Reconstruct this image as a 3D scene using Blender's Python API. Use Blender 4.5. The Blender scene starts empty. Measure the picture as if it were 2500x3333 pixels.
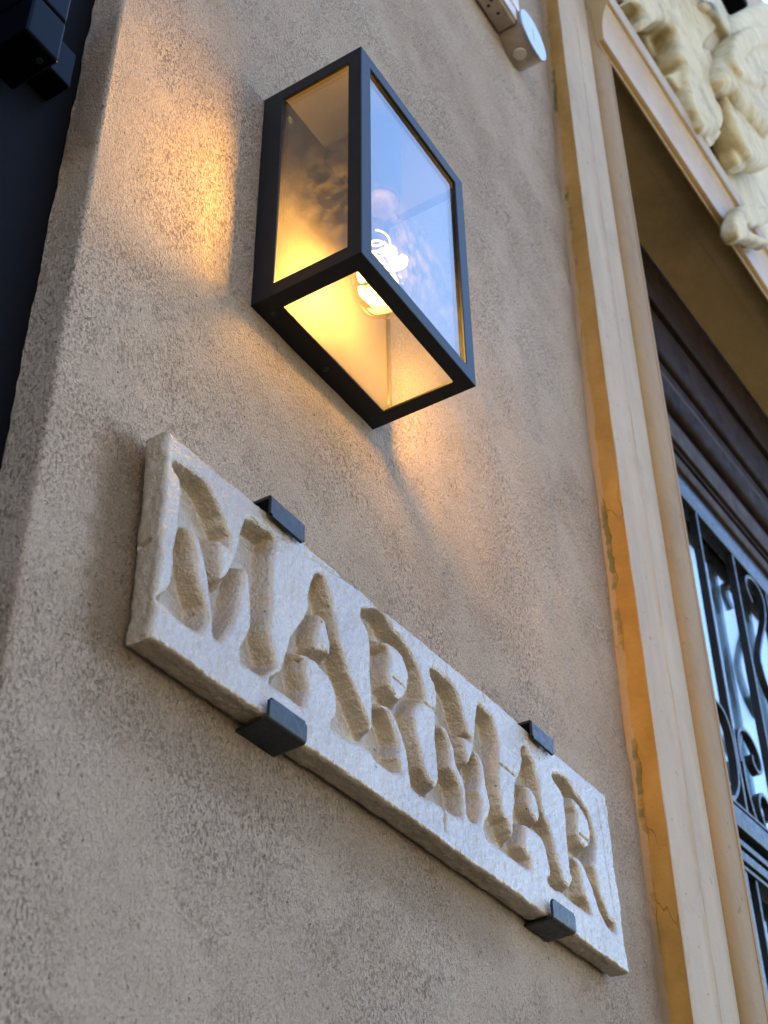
import bpy, bmesh, math, random
import numpy as np
from mathutils import Vector, Matrix

# ------------------------------------------------------------------ camera, world, sun, exposure
S = bpy.context.scene
C = S.collection
R_ = math.radians

cam_d = bpy.data.cameras.new('camera')
cam = bpy.data.objects.new('camera', cam_d)
C.objects.link(cam)
cam_d.sensor_fit = 'VERTICAL'
cam_d.sensor_height = 36.0
cam_d.sensor_width = 27.0
cam_d.lens = 49.269
cam_d.clip_start = 0.02
cam_d.clip_end = 3000.0
right = Vector((0.5318, -0.8468, -0.0108)).normalized()
fwd = Vector((0.6754, 0.4164, 0.6086)).normalized()
right = (right - fwd * right.dot(fwd)).normalized()
up = right.cross(fwd)
cam.matrix_world = Matrix(((right.x, up.x, -fwd.x, -0.6878), (right.y, up.y, -fwd.y, -0.5614),
                           (right.z, up.z, -fwd.z, -1.2085), (0, 0, 0, 1)))
cam_d.dof.use_dof = True
cam_d.dof.focus_distance = 1.28
cam_d.dof.aperture_fstop = 13.0
S.camera = cam

SUN_EL = R_(42)
SUN_AZ = R_(46)                                  # from +y towards +x: the sun stands behind the house, to the right
SKY_STRENGTH = 0.15
W = bpy.data.worlds.new('World')
S.world = W
W.use_nodes = True
wt = W.node_tree
bg = wt.nodes['Background']
sky = wt.nodes.new('ShaderNodeTexSky')
sky.sky_type = 'NISHITA'
sky.sun_disc = False
sky.sun_elevation = SUN_EL
sky.sun_rotation = SUN_AZ
sky.air_density = 1.0
sky.dust_density = 0.35
sky.ozone_density = 3.5
wt.links.new(sky.outputs[0], bg.inputs[0])
bg.inputs[1].default_value = SKY_STRENGTH

sl = bpy.data.lights.new('sun', 'SUN')
sl.energy = 3.6
sl.angle = R_(0.5)
sl.color = (1.0, 0.93, 0.82)
so = bpy.data.objects.new('sun', sl)
C.objects.link(so)
so.rotation_euler = (-(math.pi / 2 - SUN_EL), 0, -SUN_AZ)      # the sun stands behind the house: the whole front lies in its shade
so.location = (0, 10, 12)

S.render.engine = 'CYCLES'
S.view_settings.view_transform = 'Standard'
S.view_settings.look = 'None'
S.view_settings.gamma = 1.0
S.view_settings.use_curve_mapping = False
S.view_settings.exposure = 2.6
S.cycles.max_bounces = 10
S.cycles.transparent_max_bounces = 16
S.cycles.caustics_reflective = False
S.cycles.caustics_refractive = False

rng = np.random.default_rng(7)
random.seed(7)


# ------------------------------------------------------------------ helpers
def tag(o, label=None, cat=None, group=None, kind=None):
    if label: o['label'] = label
    if cat: o['category'] = cat
    if group: o['group'] = group
    if kind: o['kind'] = kind
    return o


def empty(name, loc=(0, 0, 0), rz=0.0):
    o = bpy.data.objects.new(name, None)
    C.objects.link(o)
    o.location = loc
    o.rotation_euler = (0, 0, rz)
    o.empty_display_size = 0.05
    return o


def obj(name, bm, mat, parent=None, smooth=False, angle=None):
    me = bpy.data.meshes.new(name)
    bm.normal_update()
    bm.to_mesh(me)
    bm.free()
    me.materials.append(mat)
    if smooth or angle is not None:
        for p in me.polygons: p.use_smooth = True
    if angle is not None:
        me.set_sharp_from_angle(angle=R_(angle))
    o = bpy.data.objects.new(name, me)
    C.objects.link(o)
    if parent is not None: o.parent = parent
    return o


def mesh_obj(name, verts, faces, mat, parent=None, smooth=True, angle=None):
    me = bpy.data.meshes.new(name)
    me.from_pydata([tuple(map(float, v)) for v in verts], [], [tuple(map(int, f)) for f in faces])
    me.materials.append(mat)
    if smooth:
        me.polygons.foreach_set('use_smooth', np.ones(len(me.polygons), dtype=bool))
    if angle is not None:
        me.set_sharp_from_angle(angle=R_(angle))
    me.update()
    o = bpy.data.objects.new(name, me)
    C.objects.link(o)
    if parent is not None: o.parent = parent
    return o


def add_box(bm, x0, x1, y0, y1, z0, z1):
    vs = [bm.verts.new(p) for p in ((x0, y0, z0), (x1, y0, z0), (x1, y1, z0), (x0, y1, z0),
                                    (x0, y0, z1), (x1, y0, z1), (x1, y1, z1), (x0, y1, z1))]
    for f in ((0, 3, 2, 1), (4, 5, 6, 7), (0, 1, 5, 4), (1, 2, 6, 5), (2, 3, 7, 6), (3, 0, 4, 7)):
        bm.faces.new([vs[i] for i in f])
    return vs


def box(x0, x1, y0, y1, z0, z1, bevel=0.0, seg=2):
    bm = bmesh.new()
    add_box(bm, x0, x1, y0, y1, z0, z1)
    if bevel:
        bmesh.ops.bevel(bm, geom=list(bm.edges), offset=bevel, segments=seg, affect='EDGES', profile=0.5)
    return bm


def add_lathe(bm, prof, axis_pt, axis='Z', n=32):
    """prof: list of (r, h); h along the axis from axis_pt."""
    rings = []
    for r, h in prof:
        ring = []
        for i in range(n):
            a = 2 * math.pi * i / n
            c, s = r * math.cos(a), r * math.sin(a)
            p = (c, s, h) if axis == 'Z' else (c, -h, s)      # 'Y': h runs out of the wall, towards -y
            ring.append(bm.verts.new((axis_pt[0] + p[0], axis_pt[1] + p[1], axis_pt[2] + p[2])))
        rings.append(ring)
    for a, b in zip(rings[:-1], rings[1:]):
        for i in range(n):
            j = (i + 1) % n
            bm.faces.new((a[i], a[j], b[j], b[i]))
    if prof[0][0] > 1e-6: bm.faces.new(rings[0][::-1])
    if prof[-1][0] > 1e-6: bm.faces.new(rings[-1])
    bmesh.ops.remove_doubles(bm, verts=[v for rg in (rings[0], rings[-1]) for v in rg], dist=1e-6)
    bmesh.ops.recalc_face_normals(bm, faces=bm.faces)
    return bm


def add_tube(bm, pts, r, n=8, cap=True):
    pts = [Vector(p) for p in pts]
    rad = r if isinstance(r, (list, tuple)) else [r] * len(pts)
    rings = []
    prev = None
    for i, p in enumerate(pts):
        t = (pts[min(i + 1, len(pts) - 1)] - pts[max(i - 1, 0)]).normalized()
        if prev is None:
            u = t.orthogonal().normalized()
        else:
            u = (prev - t * prev.dot(t)).normalized()
        prev = u
        w = t.cross(u)
        rings.append([bm.verts.new(p + (u * math.cos(2 * math.pi * k / n) + w * math.sin(2 * math.pi * k / n)) * rad[i]) for k in range(n)])
    for a, b in zip(rings[:-1], rings[1:]):
        for k in range(n):
            j = (k + 1) % n
            bm.faces.new((a[k], a[j], b[j], b[k]))
    if cap:
        bm.faces.new(rings[0][::-1])
        bm.faces.new(rings[-1])
    return bm


def vnoise(x, y, seed=0):
    """smooth value noise, numpy arrays in, values -1..1 out"""
    g = np.random.default_rng(seed).uniform(-1, 1, (64, 64))
    xi = np.floor(x).astype(int); yi = np.floor(y).astype(int)
    fx = x - xi; fy = y - yi
    fx = fx * fx * (3 - 2 * fx); fy = fy * fy * (3 - 2 * fy)
    a = g[xi % 64, yi % 64]; b = g[(xi + 1) % 64, yi % 64]
    c = g[xi % 64, (yi + 1) % 64]; d = g[(xi + 1) % 64, (yi + 1) % 64]
    return (a * (1 - fx) + b * fx) * (1 - fy) + (c * (1 - fx) + d * fx) * fy


def fbm(x, y, seed=0, octv=3):
    s = 0; amp = 1.0
    for k in range(octv):
        s = s + amp * vnoise(x * 2 ** k + 13.7 * k, y * 2 ** k + 5.3 * k, seed + k)
        amp *= 0.5
    return s


# ------------------------------------------------------------------ materials
def new_mat(name):
    m = bpy.data.materials.new(name)
    m.use_nodes = True
    nt = m.node_tree
    return m, nt, nt.nodes['Principled BSDF']


def N(nt, kind, **kw):
    n = nt.nodes.new(kind)
    for k, v in kw.items():
        if k in n.inputs: n.inputs[k].default_value = v
        else: setattr(n, k, v)
    return n


def coords(nt, scale=(1, 1, 1), loc=(0, 0, 0), rot=(0, 0, 0)):
    tc = N(nt, 'ShaderNodeTexCoord')
    mp = N(nt, 'ShaderNodeMapping')
    mp.inputs['Scale'].default_value = scale
    mp.inputs['Location'].default_value = loc
    mp.inputs['Rotation'].default_value = rot
    nt.links.new(tc.outputs['Object'], mp.inputs['Vector'])
    return mp.outputs['Vector']


def noise(nt, vec, scale, detail=3.0, rough=0.55, dist=0.0):
    n = N(nt, 'ShaderNodeTexNoise')
    n.inputs['Scale'].default_value = scale
    n.inputs['Detail'].default_value = detail
    n.inputs['Roughness'].default_value = rough
    n.inputs['Distortion'].default_value = dist
    nt.links.new(vec, n.inputs['Vector'])
    return n.outputs['Fac']


def ramp(nt, fac, stops):
    r = N(nt, 'ShaderNodeValToRGB')
    el = r.color_ramp.elements
    while len(el) < len(stops): el.new(0.5)
    for e, (p, c) in zip(el, stops):
        e.position = p
        e.color = (c, c, c, 1) if isinstance(c, (int, float)) else (*c, 1)
    nt.links.new(fac, r.inputs['Fac'])
    return r.outputs['Color']


def mixc(nt, fac, a, b, mode='MIX'):
    m = N(nt, 'ShaderNodeMix', data_type='RGBA', blend_type=mode)
    for sock, v in ((m.inputs['Factor'], fac), (m.inputs['A'], a), (m.inputs['B'], b)):
        pass
    fa, aa, bb = m.inputs[0], m.inputs[6], m.inputs[7]
    for sock, v in ((fa, fac), (aa, a), (bb, b)):
        if isinstance(v, bpy.types.NodeSocket): nt.links.new(v, sock)
        elif isinstance(v, (int, float)): sock.default_value = v
        else: sock.default_value = (*v, 1)
    return m.outputs[2]


def math_(nt, op, a, b=None):
    m = N(nt, 'ShaderNodeMath', operation=op)
    for i, v in enumerate((a, b)):
        if v is None: continue
        if isinstance(v, bpy.types.NodeSocket): nt.links.new(v, m.inputs[i])
        else: m.inputs[i].default_value = v
    return m.outputs[0]


def bump(nt, bsdf, height, dist, strength=1.0, prev=None):
    b = N(nt, 'ShaderNodeBump')
    b.inputs['Distance'].default_value = dist
    b.inputs['Strength'].default_value = strength
    nt.links.new(height, b.inputs['Height'])
    if prev is not None: nt.links.new(prev, b.inputs['Normal'])
    if bsdf is not None: nt.links.new(b.outputs[0], bsdf.inputs['Normal'])
    return b.outputs[0]


def simple_mat(name, col, rough=0.5, metal=0.0, spec=0.5, grain=None, var=0.0, varscale=20.0):
    m, nt, b = new_mat(name)
    b.inputs['Base Color'].default_value = (*col, 1)
    b.inputs['Roughness'].default_value = rough
    b.inputs['Metallic'].default_value = metal
    b.inputs['Specular IOR Level'].default_value = spec
    if var or grain:
        v = coords(nt)
    if var:
        f = noise(nt, v, varscale, 4, 0.6)
        lo = tuple(c * (1 - var) for c in col); hi = tuple(min(1, c * (1 + var)) for c in col)
        nt.links.new(ramp(nt, f, [(0.3, lo), (0.7, hi)]), b.inputs['Base Color'])
        rr = ramp(nt, noise(nt, v, varscale * 2.3, 3), [(0.3, max(0, rough - 0.12)), (0.7, min(1, rough + 0.12))])
        nt.links.new(rr, b.inputs['Roughness'])
    if grain:
        sc, d = grain
        bump(nt, b, noise(nt, v, sc, 3, 0.6), d)
    return m


def stucco_mat():
    m, nt, b = new_mat('rough_stucco')
    v = coords(nt)
    vs = coords(nt, scale=(1, 1, 0.6), rot=(0, R_(10), 0))
    # colour: pinkish beige with paler and browner fields
    big = noise(nt, v, 3.2, 6, 0.65)
    col = ramp(nt, big, [(0.30, (0.335, 0.252, 0.182)), (0.50, (0.40, 0.318, 0.242)), (0.70, (0.445, 0.367, 0.293))])
    # brown pits: fine specks, gathered in drifts
    drift = ramp(nt, noise(nt, v, 7.0, 4, 0.6), [(0.46, 0.0), (0.60, 1.0)])
    speck = noise(nt, vs, 430.0, 4, 0.6)
    sp = ramp(nt, speck, [(0.54, 0.0), (0.63, 1.0)])
    smear = math_(nt, 'MULTIPLY', ramp(nt, noise(nt, coords(nt, scale=(1, 1, 0.5), rot=(0, R_(22), 0)), 75.0, 5, 0.7), [(0.56, 0.0), (0.72, 1.0)]), ramp(nt, noise(nt, v, 5.0, 3, 0.6), [(0.48, 0.0), (0.62, 1.0)]))
    col = mixc(nt, math_(nt, 'MULTIPLY', smear, 0.42), col, (0.20, 0.135, 0.085))
    pits = math_(nt, 'MULTIPLY', sp, math_(nt, 'ADD', math_(nt, 'MULTIPLY', drift, 0.9), 0.1))
    col = mixc(nt, math_(nt, 'MULTIPLY', pits, 0.50), col, (0.09, 0.055, 0.035))
    few = ramp(nt, noise(nt, vs, 270.0, 2, 0.5), [(0.68, 0.0), (0.74, 1.0)])
    col = mixc(nt, math_(nt, 'MULTIPLY', few, 0.6), col, (0.08, 0.048, 0.03))
    # brown dirt with the sign's shadow painted in, left of and below the sign
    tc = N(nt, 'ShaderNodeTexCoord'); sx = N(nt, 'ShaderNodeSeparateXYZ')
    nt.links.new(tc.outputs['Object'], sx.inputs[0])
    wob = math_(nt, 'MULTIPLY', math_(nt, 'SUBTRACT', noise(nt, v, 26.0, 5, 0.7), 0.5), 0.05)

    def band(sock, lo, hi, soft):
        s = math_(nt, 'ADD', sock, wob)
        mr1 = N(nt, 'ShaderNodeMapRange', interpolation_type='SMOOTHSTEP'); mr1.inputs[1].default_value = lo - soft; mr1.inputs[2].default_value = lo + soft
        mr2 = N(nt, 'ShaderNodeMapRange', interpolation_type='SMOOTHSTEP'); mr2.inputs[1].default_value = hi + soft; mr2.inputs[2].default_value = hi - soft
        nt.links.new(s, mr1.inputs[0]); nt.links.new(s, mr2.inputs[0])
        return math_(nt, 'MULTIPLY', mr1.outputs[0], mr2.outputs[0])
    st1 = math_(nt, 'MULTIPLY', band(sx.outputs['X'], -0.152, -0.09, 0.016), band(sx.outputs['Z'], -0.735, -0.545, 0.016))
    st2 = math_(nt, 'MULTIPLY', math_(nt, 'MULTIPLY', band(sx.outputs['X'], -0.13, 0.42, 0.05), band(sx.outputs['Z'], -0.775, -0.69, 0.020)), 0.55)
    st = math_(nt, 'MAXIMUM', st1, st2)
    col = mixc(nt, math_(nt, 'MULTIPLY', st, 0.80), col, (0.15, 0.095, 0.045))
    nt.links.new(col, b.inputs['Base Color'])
    b.inputs['Roughness'].default_value = 0.85
    b.inputs['Specular IOR Level'].default_value = 0.25
    # relief
    fine = noise(nt, vs, 620.0, 3, 0.6)
    mid = noise(nt, vs, 250.0, 3, 0.6)
    n1 = bump(nt, None, mid, 0.0058, 1.0)
    n2 = bump(nt, None, fine, 0.0046, 1.0, n1)
    pit_h = math_(nt, 'SUBTRACT', 1.0, math_(nt, 'MAXIMUM', pits, few))
    bump(nt, b, pit_h, 0.0030, 1.0, n2)
    return m


def glass_mat(name, tint=(0.97, 0.98, 0.97), dust=0.03, rough=0.02, ior=1.5, film=0.0):
    """thin clear pane: reflection by Fresnel, everything else passes straight through; a little dust"""
    m, nt, b = new_mat(name)
    out = nt.nodes['Material Output']
    nt.nodes.remove(b)
    fr = N(nt, 'ShaderNodeFresnel')
    geo = N(nt, 'ShaderNodeNewGeometry')                     # same reflection from either side of a face: thin pane, no bending
    nt.links.new(math_(nt, 'ADD', ior, math_(nt, 'MULTIPLY', geo.outputs['Backfacing'], 1 / ior - ior)), fr.inputs['IOR'])
    tr = N(nt, 'ShaderNodeBsdfTransparent'); tr.inputs['Color'].default_value = (*tint, 1)
    gl = N(nt, 'ShaderNodeBsdfGlossy'); gl.inputs['Roughness'].default_value = rough
    df = N(nt, 'ShaderNodeBsdfDiffuse'); df.inputs['Color'].default_value = (0.6, 0.56, 0.5, 1)
    v = coords(nt)
    d = ramp(nt, noise(nt, v, 60.0, 5, 0.7), [(0.45, 0.0), (0.8, dust * 2.5)])
    d2 = ramp(nt, noise(nt, v, 420.0, 2, 0.5), [(0.70, 0.0), (0.74, min(1, dust * 6))])
    dd = math_(nt, 'MAXIMUM', d, d2)
    if film: dd = math_(nt, 'MAXIMUM', dd, ramp(nt, noise(nt, v, 16.0, 5, 0.7), [(0.3, film * 0.85), (0.7, film * 1.15)]))
    m0 = N(nt, 'ShaderNodeMixShader')
    nt.links.new(dd, m0.inputs[0]); nt.links.new(tr.outputs[0], m0.inputs[1]); 
    tl = N(nt, 'ShaderNodeBsdfTranslucent'); tl.inputs['Color'].default_value = (0.62, 0.52, 0.38, 1)
    dm_ = N(nt, 'ShaderNodeMixShader'); dm_.inputs[0].default_value = 0.5
    nt.links.new(df.outputs[0], dm_.inputs[1]); nt.links.new(tl.outputs[0], dm_.inputs[2])
    nt.links.new(dm_.outputs[0], m0.inputs[2])
    mx = N(nt, 'ShaderNodeMixShader')
    nt.links.new(fr.outputs[0], mx.inputs[0]); nt.links.new(m0.outputs[0], mx.inputs[1]); nt.links.new(gl.outputs[0], mx.inputs[2])
    nt.links.new(mx.outputs[0], out.inputs['Surface'])
    return m


def emit_mat(name, col, strength):
    m, nt, b = new_mat(name)
    b.inputs['Base Color'].default_value = (0, 0, 0, 1)
    b.inputs['Emission Color'].default_value = (*col, 1)
    b.inputs['Emission Strength'].default_value = strength
    return m


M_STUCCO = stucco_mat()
M_BLACK = simple_mat('black_powder_coat', (0.004, 0.004, 0.0045), 0.46, 0.0, 0.24, grain=(900, 0.0002))
M_CLIP = simple_mat('blackened_steel', (0.012, 0.012, 0.013), 0.44, 0.0, 0.30, grain=(260, 0.0003), var=0.35, varscale=70)
M_DARKDOOR = simple_mat('navy_door_paint', (0.0045, 0.005, 0.007), 0.55, 0.0, 0.03, grain=(500, 0.0002))
M_HINGE = simple_mat('navy_gloss_enamel', (0.001, 0.0014, 0.003), 0.25, 0.0, 0.04)
M_REFL = simple_mat('grey_lamp_back', (0.036, 0.030, 0.023), 0.6, 0.0, 0.3)
M_CEIL = simple_mat('pale_lamp_ceiling', (0.30, 0.27, 0.22), 0.45)
M_SOCKET = simple_mat('grey_socket', (0.07, 0.07, 0.072), 0.4)
M_STEEL = simple_mat('screw_steel', (0.6, 0.58, 0.55), 0.3, 1.0)
M_GLASS = glass_mat('clear_pane', tint=(0.93, 0.94, 0.94), dust=0.010, ior=1.75)
M_FRONT = glass_mat('coated_front_pane', tint=(0.78, 0.83, 0.86), dust=0.010, ior=2.3)
M_DUSTY = glass_mat('dusty_pane', tint=(0.93, 0.94, 0.94), dust=0.04, ior=1.6, film=0.085)
M_COLLAR = simple_mat('dark_brass_collar', (0.10, 0.07, 0.035), 0.45)
M_BULB = glass_mat('amber_bulb_glass', tint=(1.0, 0.90, 0.70), dust=0.0)
M_FIL = emit_mat('glowing_filament', (1.0, 0.56, 0.11), 0.75)
M_PVC = simple_mat('dusty_white_plastic', (0.42, 0.38, 0.34), 0.45, grain=(300, 0.0003), var=0.12, varscale=40)
M_PVCDIRT = simple_mat('weathered_beige_plastic', (0.26, 0.21, 0.165), 0.55, grain=(200, 0.0004), var=0.25, varscale=40)
M_LID = simple_mat('glossy_white_lid', (0.20, 0.20, 0.20), 0.05, spec=0.9)
M_DARKHOLE = simple_mat('dark_hole', (0.02, 0.018, 0.015), 0.9)
M_WOOD = simple_mat('dark_stained_wood', (0.018, 0.0105, 0.0075), 0.55, spec=0.035, grain=(120, 0.0004), var=0.4, varscale=14)
M_WOODGREY = simple_mat('worn_grey_brown_wood', (0.040, 0.029, 0.022), 0.55, spec=0.06, grain=(120, 0.0004), var=0.3, varscale=14)
M_IRON = simple_mat('painted_wrought_iron', (0.012, 0.012, 0.014), 0.36, 0.0, 0.45, grain=(200, 0.0004), var=0.3, varscale=40)
M_GROUND = simple_mat('grey_paving', (0.30, 0.24, 0.16), 0.9, grain=(30, 0.004), var=0.25, varscale=2)
M_CORE = simple_mat('plain_render', (0.40, 0.33, 0.28), 0.9, grain=(80, 0.002))
M_ACROSS = simple_mat('sunlit_ochre_render', (0.42, 0.335, 0.20), 0.9, grain=(10, 0.01), var=0.15, varscale=1)


def stone_mat():
    m, nt, b = new_mat('pale_cast_stone')
    v = coords(nt)
    big = noise(nt, v, 9.0, 5, 0.65)
    col = ramp(nt, big, [(0.3, (0.225, 0.165, 0.10)), (0.55, (0.30, 0.237, 0.162)), (0.75, (0.35, 0.288, 0.21))])
    st = ramp(nt, noise(nt, v, 26.0, 4, 0.6), [(0.56, 0.0), (0.72, 0.45)])
    col = mixc(nt, st, col, (0.26, 0.18, 0.105))
    vor = N(nt, 'ShaderNodeTexVoronoi'); vor.inputs['Scale'].default_value = 62.0
    nt.links.new(v, vor.inputs['Vector'])
    pin = ramp(nt, vor.outputs['Distance'], [(0.055, 1.0), (0.085, 0.0)])
    pin = math_(nt, 'MULTIPLY', pin, ramp(nt, noise(nt, v, 30.0, 2), [(0.50, 0.0), (0.56, 1.0)]))
    col = mixc(nt, math_(nt, 'MULTIPLY', pin, 0.85), col, (0.07, 0.05, 0.035))
    nt.links.new(col, b.inputs['Base Color'])
    nt.links.new(ramp(nt, noise(nt, v, 40.0, 4), [(0.3, 0.16), (0.7, 0.32)]), b.inputs['Roughness'])
    b.inputs['Specular IOR Level'].default_value = 1.0
    n1 = bump(nt, None, noise(nt, v, 170.0, 4, 0.6), 0.0016, 0.8)
    n2 = bump(nt, None, noise(nt, v, 430.0, 3, 0.6), 0.0012, 0.8, n1)
    bump(nt, b, math_(nt, 'SUBTRACT', 1.0, pin), 0.0012, 1.0, n2)
    return m


def paint_mat(name, lo, hi, rough=0.55, scale=6.0, streak=True, spec=0.3, grime=0.18):
    """old wall paint on stone trim: faint streaks, small dents"""
    m, nt, b = new_mat(name)
    v = coords(nt)
    vs = coords(nt, scale=(1, 1, 0.12))
    f = noise(nt, vs if streak else v, scale * 5, 5, 0.65)
    col = ramp(nt, f, [(0.3, lo), (0.7, hi)])
    gr = ramp(nt, noise(nt, v, 9.0, 6, 0.7, 0.6), [(0.50, 0.0), (0.68, 1.0)])
    col = mixc(nt, math_(nt, 'MULTIPLY', gr, grime), col, tuple(c * k for c, k in zip(lo, (0.42, 0.38, 0.33))))
    d = ramp(nt, noise(nt, v, 90.0, 2, 0.5), [(0.70, 0.0), (0.75, 0.6)])
    col = mixc(nt, d, col, tuple(c * 0.45 for c in lo))
    nt.links.new(col, b.inputs['Base Color'])
    b.inputs['Roughness'].default_value = rough
    b.inputs['Specular IOR Level'].default_value = spec
    n1 = bump(nt, None, noise(nt, v, 28.0, 4, 0.6), 0.003, 0.5)
    bump(nt, b, noise(nt, v, 220.0, 3, 0.6), 0.0006, 0.7, n1)
    return m


def ochre_mat():
    """ochre paint, worn along the edge next to the stucco: cream, green and a little red show through"""
    m, nt, b = new_mat('worn_ochre_paint')
    v = coords(nt)
    tc = N(nt, 'ShaderNodeTexCoord')
    sx = N(nt, 'ShaderNodeSeparateXYZ')
    nt.links.new(tc.outputs['Object'], sx.inputs[0])
    depth = math_(nt, 'MULTIPLY', sx.outputs['Y'], -1.0)               # 0 at the wall, 0.036 at the outer arris
    wob = noise(nt, coords(nt, scale=(0.2, 0.2, 1)), 9.0, 6, 0.7)
    edge = math_(nt, 'ADD', math_(nt, 'MULTIPLY', depth, 26.0), math_(nt, 'MULTIPLY', math_(nt, 'SUBTRACT', wob, 0.5), 0.75))
    cream = ramp(nt, edge, [(0.19, 1.0), (0.24, 0.0)])
    green = math_(nt, 'MULTIPLY', ramp(nt, edge, [(0.10, 0.0), (0.13, 1.0)]), ramp(nt, edge, [(0.30, 1.0), (0.33, 0.0)]))
    gz = ramp(nt, noise(nt, coords(nt, scale=(0.1, 0.1, 1)), 3.6, 6, 0.62), [(0.52, 0.0), (0.56, 1.0)])
    green = math_(nt, 'MULTIPLY', green, gz)
    rz = ramp(nt, noise(nt, coords(nt, scale=(0.1, 0.1, 1), loc=(0, 0, 3.3)), 5.0, 3, 0.6), [(0.70, 0.0), (0.73, 1.0)])
    red = math_(nt, 'MULTIPLY', cream, rz)
    f = noise(nt, v, 12.0, 5, 0.65)
    col = ramp(nt, f, [(0.3, (0.235, 0.122, 0.021)), (0.7, (0.335, 0.185, 0.040))])
    col = mixc(nt, cream, col, (0.29, 0.195, 0.105))
    col = mixc(nt, math_(nt, 'MULTIPLY', green, 0.75), col, (0.070, 0.072, 0.020))
    col = mixc(nt, math_(nt, 'MULTIPLY', red, 0.8), col, (0.45, 0.09, 0.02))
    # hair cracks
    wv = N(nt, 'ShaderNodeTexVoronoi', feature='DISTANCE_TO_EDGE'); wv.inputs['Scale'].default_value = 11.0
    wn = N(nt, 'ShaderNodeTexNoise'); wn.inputs['Scale'].default_value = 20.0
    vz = coords(nt, scale=(2.2, 2.2, 0.55))
    nt.links.new(vz, wn.inputs['Vector'])
    vv = N(nt, 'ShaderNodeVectorMath', operation='ADD')
    sc = N(nt, 'ShaderNodeVectorMath', operation='SCALE'); sc.inputs['Scale'].default_value = 0.06
    nt.links.new(wn.outputs['Color'], sc.inputs[0]); nt.links.new(vz, vv.inputs[0]); nt.links.new(sc.outputs[0], vv.inputs[1])
    nt.links.new(vv.outputs[0], wv.inputs['Vector'])
    cr = ramp(nt, wv.outputs['Distance'], [(0.004, 1.0), (0.010, 0.0)])
    crm = math_(nt, 'MULTIPLY', cr, ramp(nt, noise(nt, v, 7.0, 2), [(0.48, 0.0), (0.6, 1.0)]))
    col = mixc(nt, math_(nt, 'MULTIPLY', crm, 0.5), col, (0.12, 0.06, 0.02))
    nt.links.new(col, b.inputs['Base Color'])
    b.inputs['Roughness'].default_value = 0.6
    b.inputs['Specular IOR Level'].default_value = 0.3
    h = math_(nt, 'SUBTRACT', 1.0, math_(nt, 'MAXIMUM', green, crm))
    n1 = bump(nt, None, noise(nt, v, 60.0, 4, 0.6), 0.002, 0.6)
    bump(nt, b, h, 0.0012, 0.8, n1)
    return m


M_STONE = stone_mat()
M_JAMB = paint_mat('cream_white_paint', (0.27, 0.21, 0.145), (0.345, 0.275, 0.195), 0.6, 5.0, spec=0.12)
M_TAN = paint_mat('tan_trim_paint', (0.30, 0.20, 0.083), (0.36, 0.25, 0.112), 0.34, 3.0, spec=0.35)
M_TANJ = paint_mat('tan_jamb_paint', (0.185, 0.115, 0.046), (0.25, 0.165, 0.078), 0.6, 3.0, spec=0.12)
M_OCHRE = ochre_mat()
M_ORN = paint_mat('yellowed_plaster', (0.37, 0.31, 0.18), (0.48, 0.41, 0.255), 0.6, 3.0, streak=False, spec=0.15, grime=0.6)

# ------------------------------------------------------------------ ground
bm = bmesh.new()
bmesh.ops.create_grid(bm, x_segments=2, y_segments=2, size=900.0)
g = obj('street', bm, M_GROUND)
g.location = (0, 0, -2.8)
tag(g, kind='structure')
# unseen house added across the street: its sunlit front bounces warm light
ob = obj('added_bounce_house', box(-30, -0.5, -16, -6.5, -2.8, 4.2), M_ACROSS)
tag(ob, 'low unseen ochre house, added across the street to bounce warm sunlight', 'house')

# ------------------------------------------------------------------ the plastered wall
# near field: a fine sheet with the wall's slow unevenness, turned round the left corner into the door reveal
X0 = -0.205
zs = np.linspace(-1.35, 1.75, 521)
xs = np.linspace(X0 + 0.0035, 0.885, 150)
nz = len(zs)
cols = []                                                   # each column: (x(z), y(z))
und = lambda x, z: 0.0022 * fbm(x * 5.5 + 3, z * 5.5 + 9, 3, 3) + 0.0009 * fbm(x * 26, z * 26, 9, 2)
jit = 0.0004 * fbm(zs * 9, zs * 0 + 1.5, 21, 4) + 0.0007 * fbm(zs * 60, zs * 0 + 4.5, 27, 2)
lip = 0.0026 * np.abs(fbm(zs * 22, zs * 0 + 2.5, 33, 4)) + 0.0016 * np.maximum(0, fbm(zs * 90, zs * 0 + 7.5, 35, 3))
ret_y = [0.0372, 0.0355, 0.032, 0.026, 0.020, 0.012, 0.006]
for k, yy in enumerate(ret_y):
    bulge = lip * (1.0 if k == 0 else (0.8 if k == 1 else (0.3 if k == 2 else 0.0)))
    cols.append((X0 + 0.0 * zs + jit * 0.6 - 0.6 * bulge + 0.0007 * fbm(zs * 40 + k, zs * 0 + k * 0.7, 41, 2), np.full(nz, yy)))
for a in (80, 55, 30, 10):
    t = R_(a)
    cols.append((X0 + 0.0035 - 0.0035 * math.sin(t) + jit * 0.8, 0.0035 - 0.0035 * math.cos(t) + 0 * zs))
edge_f = np.clip(1 - (xs - xs[0]) / 0.03, 0, 1)
for i, x in enumerate(xs):
    cols.append((x + jit * 0.8 * edge_f[i], und(np.full(nz, x), zs) * min(1.0, 0.2 + (x - xs[0]) / 0.05)))
nc = len(cols)
V = np.zeros((nc, nz, 3))
for i, (cx, cy) in enumerate(cols):
    V[i, :, 0] = cx; V[i, :, 1] = cy; V[i, :, 2] = zs
idx = np.arange(nc * nz).reshape(nc, nz)
F = np.stack([idx[:-1, :-1], idx[1:, :-1], idx[1:, 1:], idx[:-1, 1:]], -1).reshape(-1, 4)
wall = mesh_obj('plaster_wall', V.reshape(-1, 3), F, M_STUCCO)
tag(wall, 'rough pinkish beige stucco house wall that carries the lamp and the stone sign', 'wall')
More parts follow.
